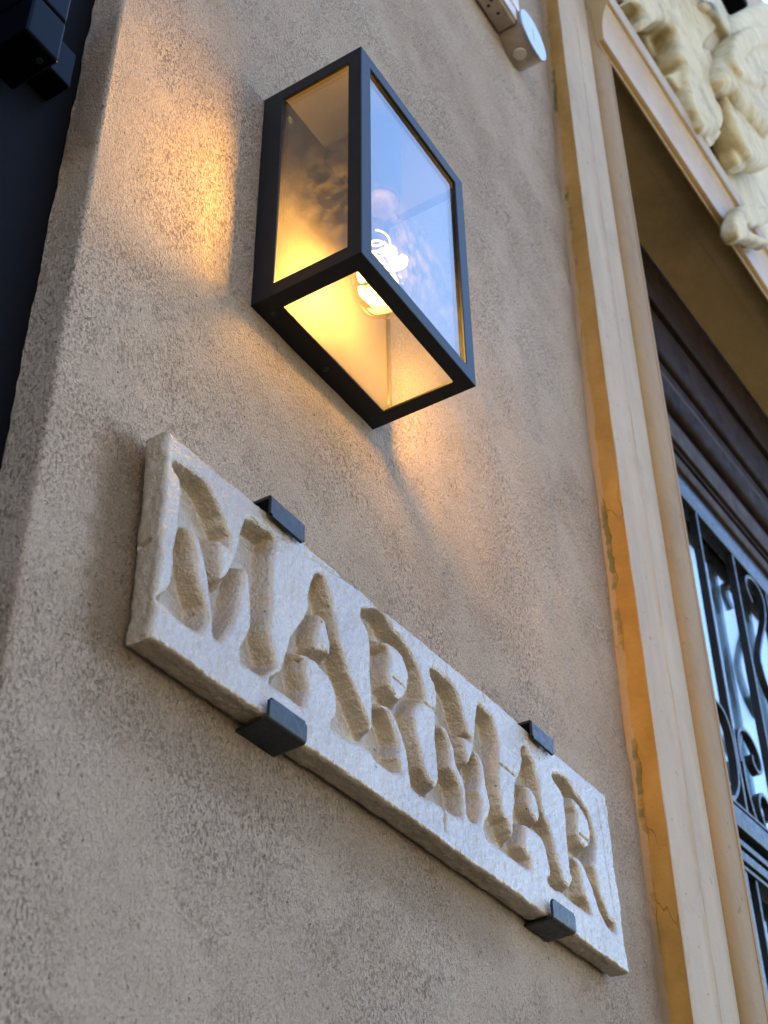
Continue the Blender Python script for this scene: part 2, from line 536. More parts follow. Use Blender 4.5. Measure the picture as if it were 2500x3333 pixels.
# the rest of the front and an unseen house body behind it, added to block the sun
bm = bmesh.new()
add_box(bm, -12, 14, 0.26, 8.0, -2.8, 4.3)
obj('sun_blocking_core', bm, M_CORE, wall)
bm = bmesh.new()
add_box(bm, X0 + 0.001, 0.885, 0.004, 0.25, -2.8, -1.349)
add_box(bm, X0 + 0.001, 0.90, 0.004, 0.25, 1.749, 4.3)
add_box(bm, -1.35, X0, 0.004, 0.25, 1.2, 4.3)
add_box(bm, -12, -1.35, 0.0, 0.25, -2.8, 4.3)
add_box(bm, 0.90, 6.0, -0.01, 0.25, 3.4, 6.2)
add_box(bm, 3.75, 14, -0.01, 0.25, -2.8, 3.4)
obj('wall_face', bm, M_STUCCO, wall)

# ------------------------------------------------------------------ dark door left of the corner
dd = empty('metal_door', (-0.75, 0.037, -2.8))
tag(dd, 'dark navy metal door set back behind the left corner of the wall', 'door')


def child_of(o, parent):
    o.parent = parent
    o.matrix_parent_inverse = parent.matrix_world.inverted() if False else Matrix.Translation(-parent.location)
    return o


child_of(obj('panel', box(-1.35, X0 + 0.004, 0.038, 0.075, -2.8, 1.2, 0.001), M_DARKDOOR), dd)
child_of(obj('seam_strip', box(-0.300, -0.286, 0.030, 0.038, -2.8, 1.2, 0.0015), M_DARKDOOR), dd)
h = child_of(obj('hinge', box(-0.276, -0.232, 0.012, 0.0378, -0.244, -0.199, 0.0022, 3), M_HINGE), dd)
k1 = child_of(obj('knuckle', box(-0.309, -0.2737, -0.021, 0.0275, -0.2855, -0.2365, 0.0026, 3), M_HINGE, None), dd)
k2 = child_of(obj('knuckle', box(-0.309, -0.2737, -0.021, 0.0275, -0.2345, -0.10, 0.0026, 3), M_HINGE, None), dd)
bm = add_lathe(bmesh.new(), [(0.0026, 0), (0.0026, 0.0012), (0.0013, 0.0012), (0.0013, 0.0004)], (-0.283, -0.010, -0.2867), 'Z', 14)
child_of(obj('screw', bm, M_CLIP), dd)

# ------------------------------------------------------------------ wall lamp
LW, LD, LH = 0.202, 0.1183, 0.300
lamp = empty('wall_lamp', (0, 0, 0))
tag(lamp, 'lit black box wall lantern with clear panes and a glowing spiral bulb', 'wall lamp')
gx = [0.0, 0.0172, 0.1848, LW]
gy = [-LD, -0.1030, -0.0245, 0.0]
gz = [-LH, -0.2835, -0.0170, 0.0]
bm = bmesh.new()
cache = {}


def gv(i, j, k):
    if (i, j, k) not in cache: cache[(i, j, k)] = bm.verts.new((gx[i], gy[j], gz[k]))
    return cache[(i, j, k)]


for a in range(3):
    for b in range(3):
        mid = (a == 1 and b == 1)
        if not mid:
            bm.faces.new((gv(0, a, b), gv(0, a, b + 1), gv(0, a + 1, b + 1), gv(0, a + 1, b)))       # left
            bm.faces.new((gv(3, a, b), gv(3, a + 1, b), gv(3, a + 1, b + 1), gv(3, a, b + 1)))       # right
            bm.faces.new((gv(a, 0, b), gv(a + 1, 0, b), gv(a + 1, 0, b + 1), gv(a, 0, b + 1)))       # front
            bm.faces.new((gv(a, b, 0), gv(a, b + 1, 0), gv(a + 1, b + 1, 0), gv(a + 1, b, 0)))       # bottom
        bm.faces.new((gv(a, b, 3), gv(a + 1, b, 3), gv(a + 1, b + 1, 3), gv(a, b + 1, 3)))           # roof
bmesh.ops.recalc_face_normals(bm, faces=bm.faces)
fr = obj('frame', bm, M_BLACK, lamp)
sm = fr.modifiers.new('sheet', 'SOLIDIFY'); sm.thickness = 0.0034; sm.offset = -1.0; sm.use_even_offset = True
bv = fr.modifiers.new('edge', 'BEVEL'); bv.width = 0.0011; bv.segments = 3; bv.limit_method = 'ANGLE'; bv.angle_limit = R_(40)
T = 0.0036
obj('housing', box(T, LW - T, -0.0195, -0.0005, -LH + T, -T, 0.0006), M_BLACK, lamp)
obj('back_plate', box(T + 0.0004, LW - T - 0.0004, -0.0215, -0.0197, -LH + T + 0.0004, -T - 0.0004, 0.0004), M_REFL, lamp)
obj('ceiling_plate', box(T + 0.0004, LW - T - 0.0004, -LD + T + 0.0004, -0.0217, -0.0075, -0.0056, 0.0004), M_CEIL, lamp)
p = obj('glass_pane', box(T, T + 0.0022, -0.1135, -0.0218, -0.2955, -0.0078), M_GLASS, lamp); p['label'] = 'clear left side pane'
p = obj('glass_pane', box(LW - T - 0.0022, LW - T, -0.1135, -0.0218, -0.2955, -0.0078), M_GLASS, lamp); p['label'] = 'clear right side pane'
p = obj('glass_pane', box(T + 0.0025, LW - T - 0.0025, -LD + T, -LD + T + 0.0022, -0.2955, -0.0078), M_FRONT, lamp); p['label'] = 'front pane mirroring blue sky'
p = obj('glass_pane', box(T + 0.0025, LW - T - 0.0025, -LD + T + 0.0024, -0.0218, -LH + T, -LH + T + 0.0022), M_DUSTY, lamp); p['label'] = 'bottom pane glowing orange'
BX, BY = 0.0950, -0.0790
obj('socket', add_lathe(bmesh.new(), [(0.0222, -0.0077), (0.0222, -0.104), (0.0212, -0.108), (0.0200, -0.112), (0.0165, -0.1125)], (BX, BY, 0), 'Z', 40), M_SOCKET, lamp, angle=35)
prof = [(0.0135, -0.1118), (0.0150, -0.118), (0.0160, -0.128), (0.0185, -0.145), (0.0225, -0.165), (0.0268, -0.185), (0.0300, -0.203), (0.0318, -0.220),
        (0.0313, -0.234), (0.0285, -0.247), (0.0230, -0.256), (0.0150, -0.2615), (0.0065, -0.2635), (0.0, -0.2638)]
obj('socket_bracket', box(0.0775, 0.1125, -0.0865, -0.0217, -0.030, -0.0077, 0.0015), M_SOCKET, lamp)
bulb = obj('bulb', add_lathe(bmesh.new(), prof, (BX, BY, 0), 'Z', 40), M_BULB, lamp, smooth=True)
obj('collar', add_lathe(bmesh.new(), [(0.0165, -0.1126), (0.0185, -0.1135), (0.0185, -0.1165), (0.0162, -0.1178)], (BX, BY, 0), 'Z', 36), M_COLLAR, bulb, angle=35)
bm = bmesh.new()
for ph in (0.0, math.pi):
    pts = []
    for i in range(120):
        t = i / 119
        a = ph + t * 2 * math.pi * 2.6
        r = 0.0085 + 0.0065 * t
        pts.append((BX + r * math.cos(a), BY + r * math.sin(a), -0.164 - 0.084 * t))
    add_tube(bm, pts, 0.0011, 8)
obj('filament', bm, M_FIL, bulb, smooth=True)
obj('filament_stem', add_lathe(bmesh.new(), [(0.006, -0.119), (0.004, -0.14), (0.0022, -0.165), (0.0009, -0.175)], (BX, BY, 0), 'Z', 14), M_BULB, bulb, smooth=True)
LAMP_W = 3.0
for k in range(9):                                        # the light of the lit spiral, spread along its height
    pl = bpy.data.lights.new('bulb_light', 'POINT')
    pl.energy = LAMP_W / 9
    pl.color = (1.0, 0.56, 0.14)
    pl.shadow_soft_size = 0.008
    pl.use_nodes = True                                   # an upright filament shines sideways, hardly along its own axis
    ln = pl.node_tree
    em = ln.nodes['Emission']
    tc = N(ln, 'ShaderNodeTexCoord'); sp_ = N(ln, 'ShaderNodeSeparateXYZ')
    ln.links.new(tc.outputs['Normal'], sp_.inputs[0])
    z2 = math_(ln, 'MULTIPLY', sp_.outputs['Z'], sp_.outputs['Z'])
    s2 = math_(ln, 'SUBTRACT', 1.0, z2)
    ln.links.new(math_(ln, 'ADD', 0.05, math_(ln, 'MULTIPLY', 1.3, math_(ln, 'POWER', s2, 1.7))), em.inputs['Strength'])
    plo = bpy.data.objects.new('bulb_light', pl)
    C.objects.link(plo)
    plo.location = (BX + 0.014 * math.cos(k * 2.4), BY + 0.014 * math.sin(k * 2.4), -0.176 - 0.0088 * k)
    plo.parent = lamp


def screw(name, p, axis, r, mat, parent):
    bm = bmesh.new()
    if axis == 'Y':
        add_lathe(bm, [(r, 0), (r, 0.0010), (r * 0.7, 0.0016), (r * 0.28, 0.0017), (r * 0.25, 0.0007)], p, 'Y', 18)
    else:
        add_lathe(bm, [(r * 0.25, -0.0003), (r * 0.28, -0.0011), (r * 0.75, -0.0010), (r, -0.0005), (r, 0.0)], p, 'Z', 18)
    return obj(name, bm, mat, parent, angle=30)


screw('screw', (0.0165, -0.0216, -0.030), 'Y', 0.0042, M_STEEL, lamp)['label'] = 'bright screw in the back plate'
screw('screw', (0.1031, -0.0105, -LH), 'Z', 0.0036, M_CLIP, lamp)
for q in ((0.0180, -0.0118), (0.1865, -0.0095)):
    obj('screw_hole', add_lathe(bmesh.new(), [(0.0025, -0.0002), (0.0025, 0.0006)], (q[0], q[1], -LH), 'Z', 16), M_DARKHOLE, lamp)

# ------------------------------------------------------------------ stone sign with carved letters
LETTERS = {
 'M_first': [(-106.4, -566.5), (-104.9, -560.0), (-94.1, -558.0), (-84.4, -557.6), (-72.8, -556.0), (-64.3, -559.8), (-54.3, -569.0), (-46.7, -574.9), (-42.4, -582.3), (-36.3, -587.7), (-34.2, -598.7), (-47.3, -599.2), (-44.5, -617.7), (-42.4, -628.6), (-36.1, -621.6), (-30.5, -606.3), (-26.5, -593.3), (-24.3, -582.7), (-23.9, -576.1), (-19.0, -558.8), (-10.7, -555.1), (4.5, -554.4), (13.2, -553.0), (19.0, -556.7), (19.5, -565.2), (16.2, -573.6), (16.7, -589.1), (16.8, -608.3), (17.9, -624.7), (15.8, -640.7), (19.8, -653.2), (25.8, -664.6), (27.1, -669.6), (20.3, -678.0), (12.5, -684.3), (-0.5, -685.7), (-13.5, -685.4), (-16.0, -679.0), (-15.3, -670.9), (-8.7, -659.6), (-4.8, -650.4), (-4.7, -643.1), (-6.4, -630.8), (-9.0, -617.4), (-11.4, -606.7), (-15.7, -605.4), (-17.7, -612.7), (-19.0, -626.9), (-21.4, -640.7), (-25.0, -655.6), (-34.2, -673.3), (-39.2, -681.1), (-44.8, -682.3), (-47.1, -678.1), (-49.0, -668.8), (-51.3, -656.0), (-55.4, -644.4), (-58.4, -634.7), (-61.0, -627.6), (-65.8, -619.4), (-70.6, -610.6), (-76.7, -607.3), (-81.9, -608.1), (-78.1, -616.0), (-74.3, -624.6), (-72.5, -634.4), (-70.6, -640.1), (-67.1, -645.9), (-62.5, -653.8), (-57.5, -660.8), (-55.4, -666.7), (-55.8, -676.6), (-60.5, -684.6), (-67.5, -687.7), (-80.2, -687.8), (-91.1, -686.4), (-96.2, -683.9), (-107.9, -685.0), (-108.4, -681.3), (-99.2, -671.3), (-95.1, -661.8), (-95.1, -647.8), (-96.2, -635.7), (-94.5, -623.9), (-93.6, -616.1), (-94.1, -597.1), (-93.5, -582.4), (-96.5, -573.6), (-103.1, -570.4)],
 'A_first': [(70.6, -565.9), (74.9, -555.2), (82.0, -550.6), (86.9, -550.7), (92.0, -559.3), (98.4, -572.1), (103.4, -582.2), (106.1, -592.1), (107.5, -602.4), (117.3, -613.8), (123.5, -622.4), (130.9, -630.3), (138.3, -638.3), (144.5, -644.5), (150.7, -651.5), (156.8, -658.5), (157.6, -659.5), (149.4, -677.8), (137.3, -683.2), (124.2, -685.4), (110.2, -686.3), (102.0, -685.9), (100.2, -683.1), (101.8, -677.3), (107.5, -671.7), (109.7, -661.9), (107.1, -651.9), (101.1, -644.3), (94.0, -640.3), (80.0, -637.6), (66.4, -639.3), (61.1, -641.0), (64.3, -643.3), (63.1, -652.9), (66.2, -662.3), (68.7, -668.4), (66.2, -676.1), (64.4, -683.8), (58.5, -686.9), (50.9, -686.3), (37.0, -685.9), (24.5, -687.1), (19.4, -687.6), (20.9, -679.1), (33.9, -667.6), (41.2, -645.7), (44.9, -632.6), (60.6, -607.3), (68.0, -592.2), (65.3, -582.6)],
 'R_first': [(144.2, -550.9), (150.1, -546.7), (166.1, -537.8), (176.9, -535.2), (186.4, -539.5), (193.1, -545.4), (205.6, -545.6), (218.0, -550.2), (227.7, -555.5), (236.0, -561.6), (241.2, -571.8), (244.9, -582.7), (248.0, -591.2), (236.9, -600.7), (229.5, -608.3), (225.0, -617.0), (228.7, -624.9), (232.2, -637.7), (235.8, -647.9), (239.4, -658.1), (244.6, -663.7), (248.8, -667.6), (259.8, -668.4), (256.0, -683.8), (244.9, -686.8), (232.6, -688.0), (222.0, -686.4), (219.3, -682.9), (217.0, -675.4), (214.9, -661.0), (211.3, -651.0), (206.3, -643.1), (199.9, -635.0), (192.2, -629.2), (185.6, -627.5), (176.4, -629.9), (184.2, -630.5), (190.6, -637.0), (196.9, -645.8), (201.9, -655.2), (198.9, -666.5), (201.4, -671.5), (203.7, -679.5), (190.6, -685.9), (180.4, -686.5), (162.9, -685.2), (158.0, -680.7), (143.3, -683.5), (149.5, -671.1), (160.1, -657.2), (161.0, -637.7), (159.8, -624.2), (158.1, -609.2), (157.7, -581.9), (156.4, -574.3), (152.6, -566.4), (146.1, -563.2), (142.2, -558.7)],
 'M_second': [(257.8, -551.7), (262.4, -548.9), (273.7, -547.1), (288.8, -548.4), (299.4, -550.2), (307.9, -558.4), (314.7, -569.2), (321.4, -580.8), (323.9, -587.4), (331.5, -589.1), (331.0, -594.9), (314.4, -597.7), (315.7, -608.9), (320.0, -619.6), (322.5, -617.7), (330.0, -604.3), (335.4, -589.9), (336.7, -585.1), (341.1, -565.6), (345.0, -551.3), (348.9, -544.9), (360.2, -545.9), (372.3, -548.3), (377.3, -555.0), (383.4, -572.8), (380.8, -593.2), (378.2, -607.3), (379.4, -623.9), (382.5, -637.7), (387.1, -645.9), (392.3, -645.7), (398.3, -654.9), (403.0, -656.4), (393.5, -683.6), (380.7, -683.5), (369.8, -682.7), (357.3, -683.0), (348.2, -681.3), (345.0, -673.7), (347.3, -667.2), (353.5, -659.9), (358.6, -649.7), (359.5, -642.8), (356.1, -637.6), (353.2, -622.1), (349.9, -609.2), (344.3, -602.3), (336.4, -602.7), (343.2, -612.9), (344.1, -626.0), (339.5, -639.4), (342.6, -647.2), (341.2, -660.0), (337.0, -670.4), (330.3, -676.2), (322.7, -676.8), (315.6, -674.1), (313.6, -662.9), (313.5, -648.6), (311.3, -639.7), (302.7, -636.1), (297.5, -627.7), (295.3, -617.9), (290.0, -610.4), (284.6, -602.8), (275.0, -603.0), (284.0, -610.6), (288.1, -625.3), (287.1, -637.9), (293.3, -642.5), (303.0, -649.7), (306.6, -659.4), (305.5, -678.8), (294.2, -683.2), (282.7, -683.9), (272.8, -684.0), (256.0, -683.8), (258.2, -671.4), (265.4, -659.1), (265.9, -651.0), (264.8, -635.5), (263.0, -620.1), (264.8, -602.7), (268.1, -575.9), (265.0, -567.1), (259.5, -561.3)],
 'A_second': [(433.8, -556.8), (439.5, -548.6), (445.9, -547.3), (448.3, -555.0), (458.0, -561.8), (464.1, -573.8), (466.6, -585.4), (468.3, -596.4), (471.6, -608.4), (480.7, -618.0), (486.4, -626.3), (489.6, -638.2), (494.2, -652.0), (501.4, -661.3), (505.6, -667.5), (516.3, -668.9), (513.5, -682.5), (495.5, -681.9), (486.2, -684.2), (472.3, -683.2), (469.6, -679.2), (471.3, -674.5), (477.1, -671.6), (477.9, -667.1), (475.5, -656.2), (472.1, -645.5), (466.0, -640.1), (456.0, -637.0), (438.6, -637.7), (426.3, -639.9), (424.8, -649.8), (421.3, -661.9), (428.9, -666.5), (434.2, -670.4), (435.2, -679.9), (427.9, -683.7), (413.0, -683.8), (393.5, -683.6), (393.2, -674.0), (402.8, -658.2), (406.5, -635.9), (410.5, -621.5), (414.1, -600.2), (421.8, -590.8), (428.6, -579.9), (433.0, -568.1)],
 'R_second': [(500.9, -552.7), (509.1, -549.2), (524.4, -544.6), (536.2, -543.4), (547.2, -547.4), (556.0, -552.3), (570.8, -557.7), (581.9, -561.8), (588.2, -569.7), (593.1, -579.1), (595.7, -589.4), (594.4, -599.1), (588.7, -610.5), (586.0, -617.1), (580.5, -623.6), (584.0, -629.5), (587.5, -639.9), (593.7, -651.1), (603.1, -661.2), (610.9, -670.0), (622.6, -671.5), (625.0, -677.8), (619.6, -683.0), (603.7, -682.4), (595.2, -676.9), (585.4, -668.8), (578.4, -657.2), (569.7, -644.4), (561.8, -636.5), (557.2, -631.1), (548.0, -629.1), (537.2, -631.5), (545.3, -637.1), (548.0, -646.7), (550.4, -657.2), (551.4, -665.5), (561.9, -669.7), (566.1, -680.3), (560.6, -683.4), (547.3, -684.0), (527.0, -683.1), (512.3, -683.0), (509.7, -678.0), (516.3, -668.9), (525.6, -659.6), (525.5, -655.4), (523.4, -643.1), (522.3, -630.4), (523.2, -616.8), (522.1, -608.2), (524.1, -593.9), (525.0, -579.8), (525.0, -570.6), (520.1, -566.1), (509.3, -563.1), (500.4, -560.3)],
}
ISLANDS = [
 [(83.3, -592.9), (89.3, -594.0), (94.2, -602.4), (97.8, -612.3), (97.6, -620.1), (88.8, -620.8), (79.0, -624.4), (77.6, -615.2), (81.2, -601.5)],
 [(180.4, -566.6), (191.2, -563.9), (202.2, -562.8), (209.7, -565.7), (216.4, -572.4), (219.6, -580.9), (218.5, -591.4), (211.8, -602.9), (204.1, -609.9), (195.4, -609.3), (187.5, -604.2), (185.1, -595.7), (188.1, -581.8), (187.0, -571.5)],
 [(438.6, -594.4), (449.2, -593.5), (457.3, -598.2), (461.1, -607.3), (462.7, -615.4), (457.4, -623.6), (448.2, -621.1), (442.9, -616.3), (439.9, -607.9), (440.2, -600.8)],
 [(547.8, -563.2), (559.4, -564.2), (570.4, -568.2), (579.1, -574.2), (581.7, -584.4), (581.8, -594.6), (575.1, -604.5), (567.3, -608.3), (555.9, -607.2), (550.6, -600.0), (551.3, -587.9), (551.8, -576.6), (547.1, -571.0)],
]
GROOVES = [
 [(58.0, -546.3), (75.7, -542.3), (94.0, -541.5), (118.9, -537.0), (138.2, -535.3)],
 [(608.7, -538.6), (610.5, -557.3), (615.2, -588.8), (616.6, -616.1), (620.1, -642.1), (628.1, -666.2)],
 [(625.1, -532.0), (628.1, -545.5), (630.2, -562.1)],
 [(191.8, -594.8), (203.9, -594.5), (214.9, -594.0)],
 [(247.2, -593.3), (255.8, -593.4), (264.5, -593.5)],
 [(382.4, -594.3), (397.3, -594.0), (411.6, -594.5)],
 [(556.6, -598.8), (566.2, -599.8), (576.1, -599.7)],
 [(274.2, -683.4), (273.4, -694.5), (274.2, -702.6)],
 [(350.6, -528.7), (357.0, -530.1), (359.3, -539.0)],
 [(-83.0, -535.1), (-65.9, -535.3), (-40.2, -533.9), (-16.5, -536.9)],
]

YF, YB = -0.0255, -0.0035
TL, TR, BL, BR = (-113.0, -540.5), (633.5, -523.0), (-109.0, -715.0), (645.0, -716.5)     # front outline, millimetres


def inside(poly, x, z):
    r = np.zeros(x.shape, bool)
    n = len(poly)
    for i in range(n):
        x1, z1 = poly[i]; x2, z2 = poly[(i + 1) % n]
        if z1 == z2: continue
        c = ((z1 > z) != (z2 > z)) & (x < (x2 - x1) * (z - z1) / (z2 - z1) + x1)
        r ^= c
    return r


def seg_dist(line, x, z):
    d = np.full(x.shape, 1e9)
    for (x1, z1), (x2, z2) in zip(line[:-1], line[1:]):
        dx, dz = x2 - x1, z2 - z1
        t = np.clip(((x - x1) * dx + (z - z1) * dz) / (dx * dx + dz * dz), 0, 1)
        d = np.minimum(d, np.hypot(x - x1 - t * dx, z - z1 - t * dz))
    return d


def blur(a, n=1):
    for _ in range(n):
        p = np.pad(a, 1, mode='edge')
        a = (p[:-2, 1:-1] + p[2:, 1:-1] + p[1:-1, :-2] + p[1:-1, 2:] + 2 * p[1:-1, 1:-1]) / 6
    return a


NU, NV = 941, 236
u = np.linspace(0, 1, NU)[:, None] * np.ones((1, NV))
w = np.ones((NU, 1)) * np.linspace(0, 1, NV)[None, :]
gxm = (1 - w) * ((1 - u) * BL[0] + u * BR[0]) + w * ((1 - u) * TL[0] + u * TR[0])
gzm = (1 - w) * ((1 - u) * BL[1] + u * BR[1]) + w * ((1 - u) * TL[1] + u * TR[1])
# hand made edges: wander and small chips, fading inwards
fade_t = np.clip((w - 0.90) / 0.10, 0, 1); fade_b = np.clip((0.08 - w) / 0.08, 0, 1)
fade_r = np.clip((u - 0.975) / 0.025, 0, 1); fade_l = np.clip((0.022 - u) / 0.022, 0, 1)
wand_t = 1.3 * fbm(u * 12, u * 0 + 3, 51, 3) + 0.7 * fbm(u * 70, u * 0 + 1, 53, 2)
wand_b = 0.9 * fbm(u * 9, u * 0 + 8, 55, 3) + 0.5 * fbm(u * 60, u * 0 + 5, 57, 2)
wand_l = 1.6 * fbm(w * 5, w * 0 + 2, 59, 3) + 0.4 * fbm(w * 22, w * 0 + 6, 60, 2)
wand_r = 1.8 * fbm(w * 6, w * 0 + 4, 61, 3) + 0.8 * fbm(w * 20, w * 0 + 9, 62, 2)
gz_ = gzm + wand_t * fade_t + wand_b * fade_b
gx_ = gxm + wand_l * fade_l + wand_r * fade_r
# carved depth: rounded grooves that follow the traced outlines
mask = np.zeros((NU, NV), bool)
for name, pg in LETTERS.items(): mask |= inside(pg, gx_, gz_)
for pg in ISLANDS: mask &= ~inside(pg, gx_, gz_)
RW = 26
cell = 0.80
big = 1e6
g2 = np.where(mask, big, 0.0)
def minplus(a, ax):
    out = a.copy()
    for s in range(1, RW):
        sh = np.roll(a, s, ax); out = np.minimum(out, sh + s * s)
        sh = np.roll(a, -s, ax); out = np.minimum(out, sh + s * s)
    return out
dist = np.sqrt(np.minimum(minplus(minplus(g2, 0), 1), RW * RW)) * cell          # millimetres from the lip
tt = np.clip(dist / 8.5, 0, 1)
DEPTH = 16.0
carve = DEPTH * (0.55 * tt * tt * (3 - 2 * tt) + 0.45 * (1 - (1 - tt) ** 2)) * np.where(mask, 1.0, 0.0)
carve = blur(carve, 3)
# worn lips: the ground falls gently towards the grooves
g3 = np.where(mask, 0.0, big)
dout = np.sqrt(np.minimum(minplus(minplus(g3, 0), 1), RW * RW)) * cell
carve = carve + np.where(mask, 0, 1.4 * np.clip(1 - dout / 6.0, 0, 1) ** 2)
for k, ln in enumerate(GROOVES):
    wd, dp = ((1.6, 1.3), (1.5, 0.8), (1.3, 0.6), (1.0, 1.6), (1.3, 2.2), (1.3, 2.2), (1.8, 2.6), (1.6, 2.0), (0.9, 1.2), (1.8, 1.6))[k]
    carve = carve + dp * np.exp(-(seg_dist(ln, gx_, gz_) / wd) ** 2)
# rounded rim
de = np.minimum(np.minimum(gxm - gxm[0:1, :], gxm[-1:, :] - gxm), np.minimum(gzm - gzm[:, 0:1], gzm[:, -1:] - gzm))
RR = 3.2
rim = np.where(de < RR, RR - np.sqrt(np.maximum(0, RR ** 2 - (RR - de) ** 2)), 0)
rough = 0.65 * fbm(gx_ / 24, gz_ / 24, 71, 3) + 0.34 * fbm(gx_ / 4.6, gz_ / 4.6, 75, 3)
rough = rough * (1 - 0.45 * blur(mask.astype(float), 4))
hy = YF + (carve + rim + rough) / 1000.0
hy = np.minimum(hy, -0.0065)
front = np.stack([gx_ / 1000, hy, gz_ / 1000], -1)
# sides: the outline carried back to the wall
ring = np.concatenate([front[:, 0], front[-1, 1:], front[-2::-1, -1], front[0, -2:0:-1]])
rid = np.arange(NU * NV).reshape(NU, NV)
ring_id = np.concatenate([rid[:, 0], rid[-1, 1:], rid[-2::-1, -1], rid[0, -2:0:-1]])
cen = np.array([0.26, 0, -0.62])
ncol = 9
verts = [front.reshape(-1, 3)]
faces = [np.stack([rid[:-1, :-1], rid[1:, :-1], rid[1:, 1:], rid[:-1, 1:]], -1).reshape(-1, 4)]
prev = ring_id
base = NU * NV
par = np.arange(len(ring)) * 0.8
nrm = np.zeros_like(ring)
nb, nr2, nt2 = NU, NU + NV - 1, 2 * NU + NV - 2
nrm[:nb, 2] = -1; nrm[nb:nr2, 0] = 1; nrm[nr2:nt2, 2] = 1; nrm[nt2:, 0] = -1
for k in range(1, ncol + 1):
    t = k / ncol
    y = ring[:, 1] * (1 - t) + YB * t
    push = (0.0006 * fbm(par / 9, par * 0 + k * 0.9, 81, 3) + 0.0002 * fbm(par / 2.5, par * 0 + k * 1.3, 85, 2)) * (1 if k < ncol else 0.5)
    if k == ncol: push -= 0.0012
    # a crack across the left end
    zz = ring[:, 2]
    crack = np.exp(-(((zz + 0.634) + 0.004 * (t - 0.5)) / 0.0018) ** 2) * (np.arange(len(ring)) >= nt2) * (0.0028 if 0.25 < t < 0.95 else 0)
    pos = ring + nrm * (push - crack)[:, None]
    pos[:, 1] = y
    ids = base + np.arange(len(ring))
    base += len(ring)
    verts.append(pos)
    a, b_ = prev, ids
    faces.append(np.stack([a, b_, np.roll(b_, -1), np.roll(a, -1)], -1))
    prev = ids
sign = mesh_obj('stone_sign', np.concatenate(verts), np.concatenate(faces), M_STONE, angle=60)
bm = bmesh.new(); bm.from_mesh(sign.data)
bm.faces.new([bm.verts[i] if False else v for v in []]) if False else None
bm.free()
tag(sign, 'pale cast stone sign carved MARMAR held on the wall by four black clips', 'sign')

# ------------------------------------------------------------------ the four clips
def sheet(name, path, x0, x1, th, mat, r=0.0, parent=None, corner=0.0):
    """strip of sheet metal: a path in the y-z plane, wide from x0 to x1"""
    bm = bmesh.new()
    # rounded path
    P = [Vector((0, y, z)) for y, z in path]
    pts = [P[0]]
    for a, b, c in zip(P[:-2], P[1:-1], P[2:]):
        d1 = (a - b).normalized(); d2 = (c - b).normalized()
        for k in range(5):
            t = k / 4
            q0 = b + d1 * r; q2 = b + d2 * r
            pts.append(q0 * (1 - t) ** 2 + b * 2 * t * (1 - t) + q2 * t ** 2)
    pts.append(P[-1])
    n = len(pts)
    L_, R__ = [], []
    for i, p in enumerate(pts):
        t = (pts[min(i + 1, n - 1)] - pts[max(i - 1, 0)]).normalized()
        nr = Vector((0, -t.z, t.y)) * th / 2
        L_.append(p + nr); R__.append(p - nr)
    va = [[bm.verts.new((x, q.y, q.z)) for q in L_] for x in (x0, x1)]
    vb = [[bm.verts.new((x, q.y, q.z)) for q in R__] for x in (x0, x1)]
    for i in range(n - 1):
        bm.faces.new((va[0][i], va[0][i + 1], va[1][i + 1], va[1][i]))
        bm.faces.new((vb[0][i], vb[1][i], vb[1][i + 1], vb[0][i + 1]))
        bm.faces.new((va[0][i], vb[0][i], vb[0][i + 1], va[0][i + 1]))
        bm.faces.new((va[1][i], va[1][i + 1], vb[1][i + 1], vb[1][i]))
    bm.faces.new((va[0][0], va[1][0], vb[1][0], vb[0][0]))
    bm.faces.new((va[0][-1], vb[0][-1], vb[1][-1], va[1][-1]))
    bmesh.ops.recalc_face_normals(bm, faces=bm.faces)
    if corner:                                              # round the two free front corners
        es = [e for e in bm.edges if abs(e.verts[0].co.x - e.verts[1].co.x) < 1e-6 and
              {e.verts[0], e.verts[1]} in ({va[0][-1], vb[0][-1]}, {va[1][-1], vb[1][-1]})]
        bmesh.ops.bevel(bm, geom=es, offset=corner, segments=4, affect='EDGES')
    o = obj(name, bm, mat, parent, angle=35)
    bvm = o.modifiers.new('edge', 'BEVEL'); bvm.width = 0.0005; bvm.segments = 2; bvm.limit_method = 'ANGLE'; bvm.angle_limit = R_(50)
    return o


G = 'metal clips that hold the stone sign'
YC = -0.0300
o = sheet('metal_clip', [(0.0, -0.5256), (YC, -0.5256), (YC, -0.5445)], 0.0040, 0.0500, 0.0028, M_CLIP, 0.0018, corner=0.0022)
tag(o, 'upper black clip nearer the lamp, hooked over the top edge of the stone sign', 'clip', G)
o = sheet('metal_clip', [(0.0, -0.5190), (YC, -0.5195), (YC, -0.5380)], 0.4490, 0.4970, 0.0028, M_CLIP, 0.0018, corner=0.0022)
tag(o, 'upper black clip over the last A, hooked over the top edge of the stone sign', 'clip', G)
o = sheet('metal_clip', [(0.0, -0.7205), (YC, -0.7180), (YC, -0.7015)], 0.0135, 0.0605, 0.0028, M_CLIP, 0.0022, corner=0.0022)
tag(o, 'larger looking black clip under the first A, cradling the bottom edge of the stone sign', 'clip', G)
o = sheet('metal_clip', [(0.0, -0.7205), (YC, -0.7185), (YC, -0.7005)], 0.4612, 0.5095, 0.0028, M_CLIP, 0.0022, corner=0.0022)
tag(o, 'smaller looking black clip under the last R, cradling the bottom edge of the stone sign', 'clip', G)

